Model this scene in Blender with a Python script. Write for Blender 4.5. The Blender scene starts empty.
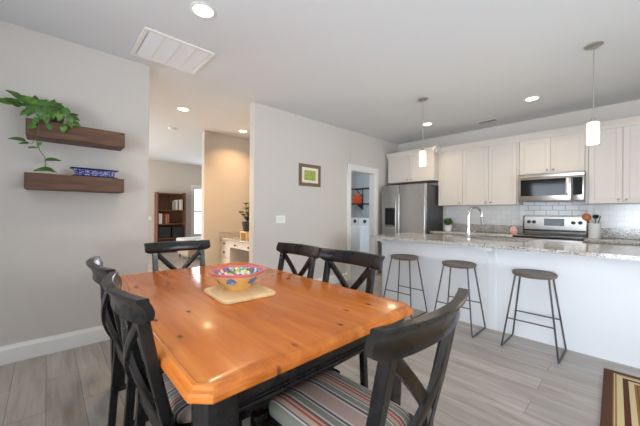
import bpy, bmesh, math, random
from mathutils import Vector, Matrix
random.seed(7)
S = bpy.context.scene
COL = S.collection
PI = math.pi
rad = math.radians

# ------------------------------------------------------------------ camera
CAMH = 1.2291
yaw, pitch, roll = rad(46.9622), rad(-0.0861), rad(0.4517)
F = Vector((-math.sin(yaw) * math.cos(pitch), math.cos(yaw) * math.cos(pitch), math.sin(pitch)))
R = Vector((math.cos(yaw), math.sin(yaw), 0))
U = R.cross(F)
R2 = R * math.cos(roll) + U * math.sin(roll)
U2 = -R * math.sin(roll) + U * math.cos(roll)
cam_data = bpy.data.cameras.new('camera')
cam = bpy.data.objects.new('camera', cam_data)
COL.objects.link(cam)
cam.matrix_world = Matrix(((R2.x, U2.x, -F.x, 0), (R2.y, U2.y, -F.y, 0), (R2.z, U2.z, -F.z, CAMH), (0, 0, 0, 1)))
cam_data.sensor_width = 36
cam_data.lens = 36 * 292.236 / 640
cam_data.clip_start = 0.02
S.camera = cam

# ------------------------------------------------------------------ view, world, daylight and added fill lights
S.view_settings.view_transform = 'Standard'
S.view_settings.look = 'None'
S.view_settings.gamma = 1
S.view_settings.use_curve_mapping = False
S.view_settings.exposure = -0.05

world = bpy.data.worlds.new('sky')
S.world = world
world.use_nodes = True
bg = world.node_tree.nodes['Background']
bg.inputs[0].default_value = (0.75, 0.86, 1.0, 1)
bg.inputs[1].default_value = 2.5


def area(name, loc, direction, sx, sy, power, color, spread=180):
    d = bpy.data.lights.new(name, 'AREA')
    d.shape = 'RECTANGLE'
    d.size, d.size_y = sx, sy
    d.energy = power
    d.color = color
    d.spread = rad(spread)
    o = bpy.data.objects.new(name, d)
    COL.objects.link(o)
    o.location = loc
    o.rotation_euler = Vector(direction).to_track_quat('-Z', 'Y').to_euler()
    return o


DAY = (0.82, 0.91, 1.0)
area('daylight_rear_window', (.6, -2.5, 1.15), (-.12, 1, 0.62), 2.0, 2.0, 155, DAY, 112)
area('daylight_rear_side_window', (-1.95, -2.5, 1.65), (0.4, 1, 0.4), 1.1, 1.4, 9, DAY, 100)
area('right_window_fill', (2.85, 2.4, 1.4), (-1, .05, -.05), 1.8, 1.4, 25, DAY, 80)  # added beam at the unseen right window, brightens the left wall and floor
area('daylight_living_window', (-9.6, 3.85, 1.3), (1, 0, 0), 0.9, 1.6, 30, DAY)
area('living_side_fill', (-7.5, -1.4, 1.4), (0, 1, 0), 2.0, 1.6, 170, (1, .95, .88))  # added fill to brighten the living room; no window in this wall
area('laundry_fill', (-4.6, 4.8, 2.68), (0, 0, -1), 0.5, 0.5, 22, (0.82, 0.92, 1.0))  # added overhead fill for the laundry room, unseen and without a fixture

C = 2.732           # ceiling height
XA, XP, YB, XR, YF = -3.42, -3.536, 5.62, 2.95, -2.6


# ------------------------------------------------------------------ helpers
class MB:
    """collects shapes; build() links them as ONE mesh object"""

    def __init__(self):
        self.bm = bmesh.new()

    def _xf(self, verts, M):
        if M is not None:
            bmesh.ops.transform(self.bm, matrix=M, verts=verts)

    def box(self, x0, x1, y0, y1, z0, z1, bev=0.0, seg=2, M=None):
        r = bmesh.ops.create_cube(self.bm, size=1)
        vs = r['verts']
        for v in vs:
            v.co = Vector((x0 + (v.co.x + .5) * (x1 - x0), y0 + (v.co.y + .5) * (y1 - y0), z0 + (v.co.z + .5) * (z1 - z0)))
        if bev > 0:
            es = list({e for v in vs for e in v.link_edges})
            rb = bmesh.ops.bevel(self.bm, geom=es, offset=bev, segments=seg, affect='EDGES', profile=.5)
            vs = list({v for f in rb['faces'] for v in f.verts} | {v for v in vs if v.is_valid})
        self._xf(vs, M)
        return self

    def loops(self, rings, cap0=True, cap1=True, closed=False, M=None):
        """skin between rings (lists of points with equal counts)"""
        bm = self.bm
        vr = [[bm.verts.new(p) for p in ring] for ring in rings]
        n = len(vr[0])
        k = len(vr)
        for i in range(k if closed else k - 1):
            a, b = vr[i], vr[(i + 1) % k]
            for j in range(n):
                try:
                    bm.faces.new((a[j], a[(j + 1) % n], b[(j + 1) % n], b[j]))
                except ValueError:
                    pass
        if not closed:
            if cap0:
                bm.faces.new(list(reversed(vr[0])))
            if cap1:
                bm.faces.new(vr[-1])
        self._xf([v for r in vr for v in r], M)
        return self

    def lathe(self, prof, n=28, cx=0, cy=0, M=None, wob=None, sx=1, sy=1, closed=False):
        """prof: list of (radius, z)"""
        rings = []
        for r, z in prof:
            ring = []
            for j in range(n):
                a = 2 * PI * j / n
                rr = max(r, 1e-4) * (1 + (wob(a, z) if wob else 0))
                ring.append(Vector((cx + sx * rr * math.cos(a), cy + sy * rr * math.sin(a), z)))
            rings.append(ring)
        return self.loops(rings, M=M, closed=closed)

    def tube(self, pts, r, n=10, closed=False, taper=None, M=None):
        pts = [Vector(p) for p in pts]
        rings = []
        k = len(pts)
        prev = None
        for i, p in enumerate(pts):
            if closed:
                t = pts[(i + 1) % k] - pts[i - 1]
            else:
                t = pts[min(i + 1, k - 1)] - pts[max(i - 1, 0)]
            t.normalize()
            if prev is None:
                a = Vector((0, 0, 1)) if abs(t.z) < .9 else Vector((1, 0, 0))
                s = t.cross(a).normalized()
            else:
                s = (prev - t * prev.dot(t)).normalized()
            prev = s
            q = t.cross(s)
            rr = r if taper is None else r * taper[i]
            rings.append([p + (s * math.cos(2 * PI * j / n) + q * math.sin(2 * PI * j / n)) * rr for j in range(n)])
        return self.loops(rings, closed=closed, M=M)

    def bar(self, pts, w, d, side=(1, 0, 0), M=None, widths=None):
        """rectangular section sweep: w along side, d across"""
        pts = [Vector(p) for p in pts]
        side = Vector(side).normalized()
        rings = []
        k = len(pts)
        for i, p in enumerate(pts):
            t = (pts[min(i + 1, k - 1)] - pts[max(i - 1, 0)]).normalized()
            s = (side - t * side.dot(t)).normalized()
            q = t.cross(s)
            ww = w * (widths[i] if widths else 1)
            c = .18
            ring = []
            for a, b in ((1 - c, 1), (1, 1 - c), (1, -1 + c), (1 - c, -1), (-1 + c, -1), (-1, -1 + c), (-1, 1 - c), (-1 + c, 1)):
                ring.append(p + s * (a * ww / 2) + q * (b * d / 2))
            rings.append(ring)
        return self.loops(rings, M=M)

    def prism(self, poly, axis, a, b, M=None):
        """extrude a 2D polygon along axis ('x','y','z') from a to b"""
        def P(u, v, w):
            return Vector((w, u, v)) if axis == 'x' else Vector((u, w, v)) if axis == 'y' else Vector((u, v, w))
        return self.loops([[P(u, v, a) for u, v in poly], [P(u, v, b) for u, v in poly]], M=M)

    def quad(self, pts, M=None):
        vs = [self.bm.verts.new(p) for p in pts]
        self.bm.faces.new(vs)
        self._xf(vs, M)
        return self

    def build(self, name, mat, parent=None, off=(0, 0, 0), smooth=True, ang=35):
        bm = self.bm
        bmesh.ops.recalc_face_normals(bm, faces=bm.faces)
        if any(off):
            bmesh.ops.translate(bm, verts=bm.verts, vec=-Vector(off))
        me = bpy.data.meshes.new(name)
        bm.to_mesh(me)
        bm.free()
        mats = mat if isinstance(mat, (list, tuple)) else [mat]
        for m in mats:
            me.materials.append(m)
        if smooth:
            me.polygons.foreach_set('use_smooth', [True] * len(me.polygons))
            me.set_sharp_from_angle(angle=rad(ang))
        o = bpy.data.objects.new(name, me)
        COL.objects.link(o)
        if parent is not None:
            o.parent = parent
        return o


def tag(o, label, cat, group=None):
    o['label'] = label
    o['category'] = cat
    if group:
        o['group'] = group
    return o


class Thing:
    def __init__(self, name, label, cat, loc=(0, 0, 0), group=None, rot=0):
        self.o = bpy.data.objects.new(name, None)
        self.o.empty_display_size = .05
        COL.objects.link(self.o)
        self.o.location = loc
        self.loc = loc
        tag(self.o, label, cat, group)

    def part(self, name, mb, mat, parent=None, label=None, **k):
        p = mb.build(name, mat, parent or self.o, off=self.loc, **k)
        if label:
            p['label'] = label
        return p


def single(name, mb, mat, label, cat, loc, group=None, **k):
    o = mb.build(name, mat, None, off=loc, **k)
    o.location = loc
    return tag(o, label, cat, group)


def struct(name, mb, mat, parent=None, **k):
    o = mb.build(name, mat, parent, **k)
    if parent is None:
        o['kind'] = 'structure'
    return o


def dup(root, loc, rotz, label):
    """copy a thing with its parts and sub-parts"""
    def cp(o, parent):
        c = o.copy()
        COL.objects.link(c)
        c.parent = parent
        for ch in list(o.children):
            cp(ch, c)
        return c
    r = cp(root, None)
    r.location = loc
    r.rotation_euler = (0, 0, rotz)
    r['label'] = label
    return r


def rrect(x0, x1, y0, y1, r, n=5):
    pts = []
    for cx, cy, a0 in ((x1 - r, y1 - r, 0), (x0 + r, y1 - r, PI / 2), (x0 + r, y0 + r, PI), (x1 - r, y0 + r, 1.5 * PI)):
        for i in range(n + 1):
            a = a0 + PI / 2 * i / n
            pts.append((cx + r * math.cos(a), cy + r * math.sin(a)))
    return pts


def arc(fn, n=14):
    return [fn(i / n) for i in range(n + 1)]


# ------------------------------------------------------------------ materials
def srgb(r, g, b):
    f = lambda c: (c / 255 / 12.92) if c / 255 <= .04045 else ((c / 255 + .055) / 1.055) ** 2.4
    return (f(r), f(g), f(b), 1)


def mat(name, color, rough=.5, metal=0, spec=.5, coat=0, emit=None, estr=0, trans=0, ior=1.45):
    m = bpy.data.materials.new(name)
    m.use_nodes = True
    p = m.node_tree.nodes['Principled BSDF']
    p.inputs['Base Color'].default_value = color if len(color) == 4 else (*color, 1)
    p.inputs['Roughness'].default_value = rough
    p.inputs['Metallic'].default_value = metal
    p.inputs['Specular IOR Level'].default_value = spec
    p.inputs['Coat Weight'].default_value = coat
    p.inputs['Coat Roughness'].default_value = .08
    p.inputs['Transmission Weight'].default_value = trans
    p.inputs['IOR'].default_value = ior
    if emit:
        p.inputs['Emission Color'].default_value = emit
        p.inputs['Emission Strength'].default_value = estr
    return m


class NT:
    def __init__(self, m):
        self.t = m.node_tree
        self.p = self.t.nodes['Principled BSDF']

    def n(self, typ, **kw):
        nd = self.t.nodes.new(typ)
        for k, v in kw.items():
            if hasattr(nd, k):
                setattr(nd, k, v)
            else:
                nd.inputs[k.replace('_', ' ')].default_value = v
        return nd

    def l(self, a, b):
        self.t.links.new(a, b)

    def coord(self, scale=(1, 1, 1), rot=(0, 0, 0), src='Object'):
        tc = self.n('ShaderNodeTexCoord')
        mp = self.n('ShaderNodeMapping')
        mp.inputs['Scale'].default_value = scale
        mp.inputs['Rotation'].default_value = rot
        self.l(tc.outputs[src], mp.inputs[0])
        return mp.outputs[0]

    def ramp(self, fac, stops, interp='LINEAR'):
        r = self.n('ShaderNodeValToRGB')
        cr = r.color_ramp
        cr.interpolation = interp
        cr.elements[0].position, cr.elements[0].color = stops[0][0], stops[0][1]
        cr.elements[1].position, cr.elements[1].color = stops[-1][0], stops[-1][1]
        for pos, c in stops[1:-1]:
            e = cr.elements.new(pos)
            e.color = c
        self.l(fac, r.inputs[0])
        return r.outputs[0]

    def noise(self, vec, scale, detail=4, rough=.6, dist=0):
        nd = self.n('ShaderNodeTexNoise')
        nd.inputs['Scale'].default_value = scale
        nd.inputs['Detail'].default_value = detail
        nd.inputs['Roughness'].default_value = rough
        nd.inputs['Distortion'].default_value = dist
        self.l(vec, nd.inputs['Vector'])
        return nd.outputs['Fac']

    def mix(self, fac, a, b, typ='MIX'):
        m = self.n('ShaderNodeMix', data_type='RGBA', blend_type=typ)
        if isinstance(fac, (int, float)):
            m.inputs[0].default_value = fac
        else:
            self.l(fac, m.inputs[0])
        for i, x in ((6, a), (7, b)):
            if isinstance(x, tuple):
                m.inputs[i].default_value = x
            else:
                self.l(x, m.inputs[i])
        return m.outputs[2]

    def base(self, c):
        self.l(c, self.p.inputs['Base Color'])

    def bump(self, h, strength=.2, dist=.002):
        b = self.n('ShaderNodeBump')
        b.inputs['Strength'].default_value = strength
        b.inputs['Distance'].default_value = dist
        self.l(h, b.inputs['Height'])
        self.l(b.outputs[0], self.p.inputs['Normal'])


def plaster(name, color, rough=.85):
    m = mat(name, color, rough, spec=.25)
    t = NT(m)
    v = t.coord()
    t.bump(t.noise(v, 180, 2), .04, .001)
    return m


M_wall = plaster('wall_paint', srgb(206, 199, 191))
M_ceil = plaster('ceiling_paint', srgb(222, 223, 224))
M_trim = mat('trim_white', srgb(232, 230, 226), .4)
M_cab = mat('cabinet_white', srgb(213, 204, 195), .42)
M_island = mat('island_white', srgb(228, 230, 234), .45)
M_blackmetal = mat('black_metal', (.085, .085, .09), .45, metal=.4)
M_knob = mat('brushed_nickel', (.33, .30, .27), .32, metal=1)
M_dark = mat('black_plastic', (.012, .012, .013), .35)
M_blackglass = mat('black_glass', (.01, .01, .012), .06, spec=.6)
M_chrome = mat('chrome', (.72, .72, .72), .12, metal=1)
M_white = mat('white_enamel', srgb(235, 236, 238), .25)
M_whiteplastic = mat('white_plastic', srgb(236, 234, 228), .4)
M_greybody = mat('grey_painted_steel', (.09, .09, .095), .45, metal=.4)


def steel(name, axis, base=(.56, .55, .54)):
    m = mat(name, (*base, 1), .28, metal=1)
    t = NT(m)
    sc = [4, 4, 4]
    sc[axis] = 300
    v = t.coord(tuple(sc))
    n = t.noise(v, 1, 2)
    r = t.ramp(n, [(.3, (.27, .27, .27, 1)), (.7, (.32, .32, .32, 1))])
    t.l(r, t.p.inputs['Roughness'])
    return m


M_steel = steel('stainless_steel', 0)
M_steelh = steel('stainless_steel_bright', 2, (.50, .47, .44))


def floor_mat():
    m = mat('vinyl_plank_floor', (.3, .26, .22), .36, spec=.45)
    t = NT(m)
    v = t.coord()
    br = t.n('ShaderNodeTexBrick')
    br.offset = .37
    br.inputs['Color1'].default_value = (.15, .15, .15, 1)
    br.inputs['Color2'].default_value = (.85, .85, .85, 1)
    br.inputs['Mortar'].default_value = (0, 0, 0, 1)
    br.inputs['Scale'].default_value = 1
    br.inputs['Mortar Size'].default_value = .0013
    br.inputs['Brick Width'].default_value = 1.22
    br.inputs['Row Height'].default_value = .18
    t.l(v, br.inputs['Vector'])
    # grain offset per plank
    mp = t.n('ShaderNodeMapping')
    mp.inputs['Scale'].default_value = (1.6, 16, 1)
    t.l(v, mp.inputs[0])
    add = t.n('ShaderNodeVectorMath', operation='ADD')
    sc = t.n('ShaderNodeVectorMath', operation='SCALE')
    sc.inputs['Scale'].default_value = 9
    t.l(br.outputs['Color'], sc.inputs[0])
    t.l(mp.outputs[0], add.inputs[0])
    t.l(sc.outputs[0], add.inputs[1])
    n1 = t.noise(add.outputs[0], 1.1, 7, .62, .6)
    grain = t.ramp(n1, [(.25, srgb(142, 132, 123)), (.5, srgb(171, 163, 155)), (.75, srgb(190, 184, 177))])
    tone = t.ramp(br.outputs['Color'], [(0, (.80, .79, .78, 1)), (1, (1.0, 1.0, 1.0, 1))])
    c = t.mix(1, grain, tone, 'MULTIPLY')
    c = t.mix(br.outputs['Fac'], c, (.11, .095, .08, 1))
    t.base(c)
    t.bump(n1, .05, .001)
    return m


M_floor = floor_mat()


def wood(name, c0, c1, c2, rough, scale=(2, 30, 30), coat=0, knots=False, spec=.5):
    m = mat(name, c1, rough, coat=coat, spec=spec)
    t = NT(m)
    v = t.coord(scale)
    n1 = t.noise(v, 1, 6, .6, .8)
    c = t.ramp(n1, [(.25, c0), (.5, c1), (.75, c2)])
    if knots:
        v2 = t.coord((3.2, 6.5, 1))
        vo = t.n('ShaderNodeTexVoronoi')
        vo.inputs['Scale'].default_value = 1.5
        t.l(v2, vo.inputs['Vector'])
        k = t.ramp(vo.outputs['Distance'], [(.05, (1, 1, 1, 1)), (.13, (0, 0, 0, 1))])
        c = t.mix(k, c, srgb(100, 45, 15))
        n2 = t.noise(t.coord((1.2, 6.9, 1)), .9, 2)
        b = t.ramp(n2, [(.35, (.82, .82, .82, 1)), (.65, (1, 1, 1, 1))])
        c = t.mix(1, c, b, 'MULTIPLY')
    t.base(c)
    return m


M_table = wood('honey_pine_top', srgb(180, 93, 30), srgb(202, 111, 39), srgb(217, 132, 58), .27, (1.5, 14, 14), coat=.15, knots=True)
M_shelfwood = wood('dark_stained_wood', srgb(66, 42, 28), srgb(94, 62, 42), srgb(120, 86, 62), .5, (30, 3, 30))
M_bookwood = wood('brown_bookcase_wood', srgb(84, 54, 36), srgb(108, 72, 50), srgb(128, 88, 62), .45, (20, 20, 2))
M_seatwood = wood('grey_brown_stool_wood', srgb(72, 62, 56), srgb(98, 86, 78), srgb(122, 110, 100), .5, (3, 30, 30))
M_board = wood('pale_cutting_board_wood', srgb(228, 190, 136), srgb(238, 204, 152), srgb(245, 215, 168), .5, (3, 24, 24))
M_spoon = mat('spoon_wood', srgb(190, 110, 50), .5)


def black_paint():
    m = mat('worn_black_paint', (.014, .013, .013), .26, spec=.6)
    t = NT(m)
    v = t.coord((5, 5, 5))
    n = t.noise(v, 1.3, 3, .6)
    c = t.ramp(n, [(.40, (.007, .007, .008, 1)), (.60, (.013, .010, .009, 1)), (.78, (.030, .019, .012, 1))])
    t.base(c)
    r = t.ramp(n, [(.3, (.2, .2, .2, 1)), (.7, (.36, .36, .36, 1))])
    t.l(r, t.p.inputs['Roughness'])
    return m


M_black = black_paint()


def granite(name, tint=1.0):
    m = mat(name, (.5, .48, .45), .12, spec=.5)
    t = NT(m)
    v = t.coord()
    vo = t.n('ShaderNodeTexVoronoi')
    vo.inputs['Scale'].default_value = 130
    t.l(v, vo.inputs['Vector'])
    sep = t.n('ShaderNodeSeparateColor')
    t.l(vo.outputs['Color'], sep.inputs[0])
    c = t.ramp(sep.outputs[0], [(0, srgb(104, 98, 94)), (.09, srgb(156, 149, 143)), (.30, srgb(192, 187, 181)), (.58, srgb(214, 210, 205)), (1, srgb(230, 227, 223))], 'CONSTANT')
    n = t.noise(v, 9, 4)
    k = t.ramp(n, [(.38, (.84, .82, .80, 1)), (.62, (1, 1, 1, 1))])
    t.base(t.mix(1, c, k, 'MULTIPLY'))
    return m


M_granite = granite('speckled_granite')


def tile_mat():
    m = mat('white_subway_tile', (.8, .8, .8), .14)
    t = NT(m)
    v = t.coord((1, 1, 1), (rad(90), 0, 0))
    br = t.n('ShaderNodeTexBrick')
    br.inputs['Color1'].default_value = srgb(232, 232, 230)
    br.inputs['Color2'].default_value = srgb(222, 222, 222)
    br.inputs['Mortar'].default_value = srgb(212, 211, 208)
    br.inputs['Scale'].default_value = 1
    br.inputs['Mortar Size'].default_value = .0025
    br.inputs['Brick Width'].default_value = .152
    br.inputs['Row Height'].default_value = .076
    t.l(v, br.inputs['Vector'])
    t.base(br.outputs['Color'])
    return m


M_tile = tile_mat()


def stripe_mat():
    m = mat('striped_cushion_fabric', (.5, .45, .4), .9, spec=.2)
    t = NT(m)
    tc = t.n('ShaderNodeTexCoord')
    sp = t.n('ShaderNodeSeparateXYZ')
    t.l(tc.outputs['Object'], sp.inputs[0])
    mul = t.n('ShaderNodeMath', operation='MULTIPLY_ADD')
    mul.inputs[1].default_value = 1 / .21
    mul.inputs[2].default_value = 5.13
    t.l(sp.outputs[0], mul.inputs[0])
    fr = t.n('ShaderNodeMath', operation='FRACT')
    t.l(mul.outputs[0], fr.inputs[0])
    mauve, white, slate, sage, red, taupe, tan = srgb(186, 162, 152), srgb(214, 208, 202), srgb(100, 98, 108), srgb(142, 142, 132), srgb(176, 92, 74), srgb(160, 146, 138), srgb(196, 172, 154)
    seq = [(.0, mauve), (.15, white), (.18, slate), (.235, white), (.265, sage), (.37, white), (.395, slate), (.42, tan), (.50, red), (.535, tan), (.57, red), (.59, slate), (.62, white), (.645, sage), (.76, white), (.785, slate), (.83, white), (.86, mauve)]
    c = t.ramp(fr.outputs[0], seq, 'CONSTANT')
    t.base(t.mix(1, c, (.74, .72, .70, 1), 'MULTIPLY'))
    t.bump(t.noise(t.coord(), 400, 2), .25, .001)
    return m


M_cushion = stripe_mat()


def rug_mat(x0, x1, y0, y1):
    m = mat('banded_rug_weave', (.3, .2, .1), .95, spec=.1)
    t = NT(m)
    tc = t.n('ShaderNodeTexCoord')
    sp = t.n('ShaderNodeSeparateXYZ')
    t.l(tc.outputs['Object'], sp.inputs[0])

    def op(o, a, b):
        n = t.n('ShaderNodeMath', operation=o)
        for i, x in enumerate((a, b)):
            if isinstance(x, (int, float)):
                n.inputs[i].default_value = x
            else:
                t.l(x, n.inputs[i])
        return n.outputs[0]
    hx, hy = (x1 - x0) / 2, (y1 - y0) / 2
    dx = op('SUBTRACT', hx, op('ABSOLUTE', sp.outputs[0], 0))
    dy = op('SUBTRACT', hy, op('ABSOLUTE', sp.outputs[1], 0))
    d = op('MULTIPLY', op('MINIMUM', dx, dy), 2)
    brown, cream, gold, dk = srgb(98, 68, 54), srgb(214, 194, 150), srgb(150, 112, 64), srgb(96, 60, 46)
    band = t.ramp(d, [(0, brown), (.10, gold), (.112, cream), (.122, gold), (.14, cream), (.20, dk), (.26, cream), (.315, gold), (.34, srgb(110, 80, 46)), (.355, gold)], 'CONSTANT')
    vo = t.n('ShaderNodeTexVoronoi')
    vo.inputs['Scale'].default_value = 30
    t.l(tc.outputs['Object'], vo.inputs['Vector'])
    field = t.ramp(vo.outputs['Distance'], [(.2, srgb(120, 88, 56)), (.55, srgb(176, 140, 92))])
    c = t.mix(op('GREATER_THAN', d, .355), band, field)
    t.base(c)
    t.bump(t.noise(tc.outputs['Object'], 300, 2), .5, .003)
    return m


# ------------------------------------------------------------------ structure
b = MB().box(-10.0, 3.2, -2.9, 6.6, -.1, 0)
struct('floor', b, M_floor)
b = MB().box(-10.0, 3.2, -2.9, 6.6, C, C + .1)
struct('ceiling', b, M_ceil)

T = .12
HY0, HY1 = .768, 2.061          # hallway opening in the long left wall
DY0, DY1, DZ = 4.06, 4.80, 2.02  # laundry doorway
struct('wall_left', MB().box(XA - T, XA, YF, HY0, 0, C, .004, 1), M_wall)
b = MB()
b.box(XP - T, XP, HY1, DY0, 0, C, .004, 1)
b.box(XP - T, XP, DY0, DY1, DZ, C)
b.box(XP - T, XP, DY1, YB, 0, C)
struct('wall_middle', b, M_wall)
struct('wall_back', MB().box(XP - T, XR + T, YB, YB + T, 0, C), M_wall)


def wall_with_holes(name, axis, pos0, pos1, a0, a1, holes):
    """wall slab between pos0..pos1, spanning a0..a1, with rectangular holes (lo, hi, z0, z1)"""
    b = MB()

    def seg(lo, hi, z0, z1):
        if hi - lo < 1e-4 or z1 - z0 < 1e-4:
            return
        if axis == 'x':
            b.box(pos0, pos1, lo, hi, z0, z1)
        else:
            b.box(lo, hi, pos0, pos1, z0, z1)
    cur = a0
    for lo, hi, z0, z1 in sorted(holes):
        seg(cur, lo, 0, C)
        seg(lo, hi, 0, z0)
        seg(lo, hi, z1, C)
        cur = hi
    seg(cur, a1, 0, C)
    return struct(name, b, M_wall)


wall_with_holes('wall_front', 'y', YF - T, YF, XA - T, XR + T, [(-2.55, -1.35, .9, 2.4), (-.45, 1.65, .05, 2.2)])
wall_with_holes('wall_right', 'x', XR, XR + T, YF, YB, [(1.45, 3.35, .65, 2.15)])
NX = -5.42                       # nook wall face
struct('wall_nook', MB().box(NX - T, NX, 2.12, 6.45, 0, C, .004, 1), M_wall)
struct('wall_nook_back', MB().box(NX, XP - T, 3.05, 3.17, 0, C), M_wall)
LXW = -9.75
WY0, WY1, WZ0, WZ1 = 3.47, 4.35, .45, 2.02
wall_with_holes('wall_living', 'x', LXW - T, LXW, -1.6, 6.45, [(WY0, WY1, WZ0, WZ1)])
struct('wall_living_side', MB().box(LXW - T, XA - T, -1.72, -1.6, 0, C), M_wall)
struct('wall_living_end', MB().box(LXW - T, XP - T, 6.45, 6.57, 0, C), M_wall)
M_laundrywall = plaster('laundry_paint', srgb(196, 202, 208))
struct('wall_laundry', MB().box(NX + .002, XP - T - .002, 6.40, 6.449, 0, C), M_laundrywall)


def baseboard(name, axis, face, lo, hi, sgn):
    prof = [(0, 0), (.016, 0), (.016, .115), (.010, .128), (.006, .145), (0, .145)]
    b = MB()
    poly = [(face + sgn * u, z) for u, z in prof]
    b.prism(poly, 'y' if axis == 'x' else 'x', lo, hi)
    return struct(name, b, M_trim, ang=20)


baseboard('baseboard_left', 'x', XA, YF, HY0 + .012, 1)
baseboard('baseboard_middle', 'x', XP, HY1, DY0 - .10, 1)
baseboard('baseboard_living', 'x', LXW, -1.6, 6.45, 1)
baseboard('baseboard_nook', 'x', NX, 2.12, 2.44, 1)

# laundry door casing
b = MB()
cw = .10
for y0, y1 in ((DY0 - cw, DY0 + .005), (DY1 - .005, DY1 + cw)):
    b.box(XP, XP + .018, y0, y1, 0, DZ + cw, .004, 1)
b.box(XP, XP + .020, DY0 - cw, DY1 + cw, DZ - .005, DZ + cw, .004, 1)
b.box(XP - T - .005, XP + .004, DY0 - .001, DY0 + .014, 0, DZ)
b.box(XP - T - .005, XP + .004, DY1 - .014, DY1 + .001, 0, DZ)
b.box(XP - T - .005, XP + .004, DY0, DY1, DZ - .014, DZ + .001)
struct('trim_1', b, M_trim)

M_glass = mat('window_glass', (1, 1, 1), 0, trans=1, ior=1.02, spec=.3)
M_outside = mat('bright_overcast_outside', (0, 0, 0), 1, emit=(.9, .95, 1, 1), estr=2.2)


def window(name, axis, pos, lo, hi, z0, z1, rails=1, stiles=0):
    b = MB()

    def bx(a0, a1, c0, c1, t=.03):
        if axis == 'x':
            b.box(pos - t, pos + t, a0, a1, c0, c1, .003, 1)
        else:
            b.box(a0, a1, pos - t, pos + t, c0, c1, .003, 1)
    f = .05
    bx(lo, lo + f, z0, z1); bx(hi - f, hi, z0, z1); bx(lo + f, hi - f, z0, z0 + f); bx(lo + f, hi - f, z1 - f, z1)
    for i in range(rails):
        zc = z0 + (z1 - z0) * (i + 1) / (rails + 1)
        bx(lo + f, hi - f, zc - .02, zc + .02, .02)
    for i in range(stiles):
        yc = lo + (hi - lo) * (i + 1) / (stiles + 1)
        bx(yc - .03, yc + .03, z0 + f, z1 - f, .02)
    w = struct(name, b, M_trim)
    g = MB()
    if axis == 'x':
        g.box(pos - .003, pos + .003, lo + f, hi - f, z0 + f, z1 - f)
    else:
        g.box(lo + f, hi - f, pos - .003, pos + .003, z0 + f, z1 - f)
    struct('pane', g, M_glass, w)


window('window_1', 'y', YF - .06, -.45, 1.65, .05, 2.2, 0, 1)
window('window_4', 'y', YF - .06, -2.55, -1.35, .9, 2.4, 1, 0)
window('window_2', 'x', XR + .06, 1.45, 3.35, .65, 2.15, 1, 1)
window('window_3', 'x', LXW - .06, WY0, WY1, WZ0, WZ1, 1, 0)
b = MB()
for y0, y1, z0, z1 in ((WY0 - .07, WY0, WZ0 - .07, WZ1 + .07), (WY1, WY1 + .07, WZ0 - .07, WZ1 + .07), (WY0, WY1, WZ1, WZ1 + .07), (WY0 - .02, WY1 + .02, WZ0 - .05, WZ0)):
    b.box(LXW, LXW + .016, y0, y1, z0, z1)
struct('trim_2', b, M_trim)

# subway tile on the back wall
b = MB()
b.box(-2.46, 1.9, YB - .008, YB, .9, 1.40)
struct('trim_3', b, M_tile)


m = mat('range_tile_grey_grout', (.8, .8, .8), .14)
tt = NT(m)
br = tt.n('ShaderNodeTexBrick')
br.inputs['Color1'].default_value = srgb(236, 236, 236)
br.inputs['Color2'].default_value = srgb(226, 227, 229)
br.inputs['Mortar'].default_value = srgb(168, 166, 164)
br.inputs['Scale'].default_value = 1
br.inputs['Mortar Size'].default_value = .004
br.inputs['Brick Width'].default_value = .152
br.inputs['Row Height'].default_value = .076
tt.l(tt.coord((1, 1, 1), (rad(90), 0, 0)), br.inputs['Vector'])
tt.base(br.outputs['Color'])
struct('trim_6', MB().box(-1.19, -.43, YB - .0095, YB - .0075, .95, 1.42), m)
b = MB()
for x0, x1 in ((-1.25, -1.192), (-.428, -.37)):
    for k in range(5):
        z = 1.05 + k * .079
        b.box(x0, x1, YB - .011, YB - .0075, z, z + .075, .002, 1)
    b.box(*((x1, x1 + .004) if x0 < -1 else (x0 - .004, x0)), YB - .011, YB - .0075, 1.05, 1.42)
struct('trim_7', b, mat('glossy_white_tile', srgb(238, 238, 238), .1))


# ------------------------------------------------------------------ kitchen cabinets
def shaker(x0, x1, yf, z0, z1, t=.02, fr=.058, rec=.009):
    """shaker door facing -y, front face at yf"""
    b = MB()
    b.box(x0, x1, yf + rec, yf + t, z0, z1)
    b.box(x0, x0 + fr, yf, yf + rec, z0, z1, .0015, 1)
    b.box(x1 - fr, x1, yf, yf + rec, z0, z1, .0015, 1)
    b.box(x0 + fr, x1 - fr, yf, yf + rec, z0, z0 + fr, .0015, 1)
    b.box(x0 + fr, x1 - fr, yf, yf + rec, z1 - fr, z1, .0015, 1)
    return b


def knob_y(x, yf, z, s=1):
    """knob pointing to -y"""
    b = MB()
    Mx = Matrix.Translation((x, yf, z)) @ Matrix.Rotation(rad(90), 4, 'X')
    b.lathe([(0, 0), (.006 * s, 0), (.005 * s, .012 * s), (.012 * s, .016 * s), (.015 * s, .022 * s), (.012 * s, .028 * s), (0, .03 * s)], 14, M=Mx)
    return b


def upper_cabinet(label, x0, x1, y_face, z0, z1, doors, knobs, deep=None):
    t = Thing('upper_cabinet', label, 'cabinet', (x0, YB, z0), 'white shaker upper cabinets')
    t.part('body', MB().box(x0 + .001, x1 - .001, y_face + .021, YB - .009, z0, z1), M_cab)
    for (d0, d1), kx in zip(doors, knobs):
        d = t.part('door', shaker(d0 + .0025, d1 - .0025, y_face, z0 + .004, z1 - .03), M_cab)
        if kx is not None:
            t.part('knob', knob_y(kx, y_face, z0 + .045), M_knob, d)
    return t


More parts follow.
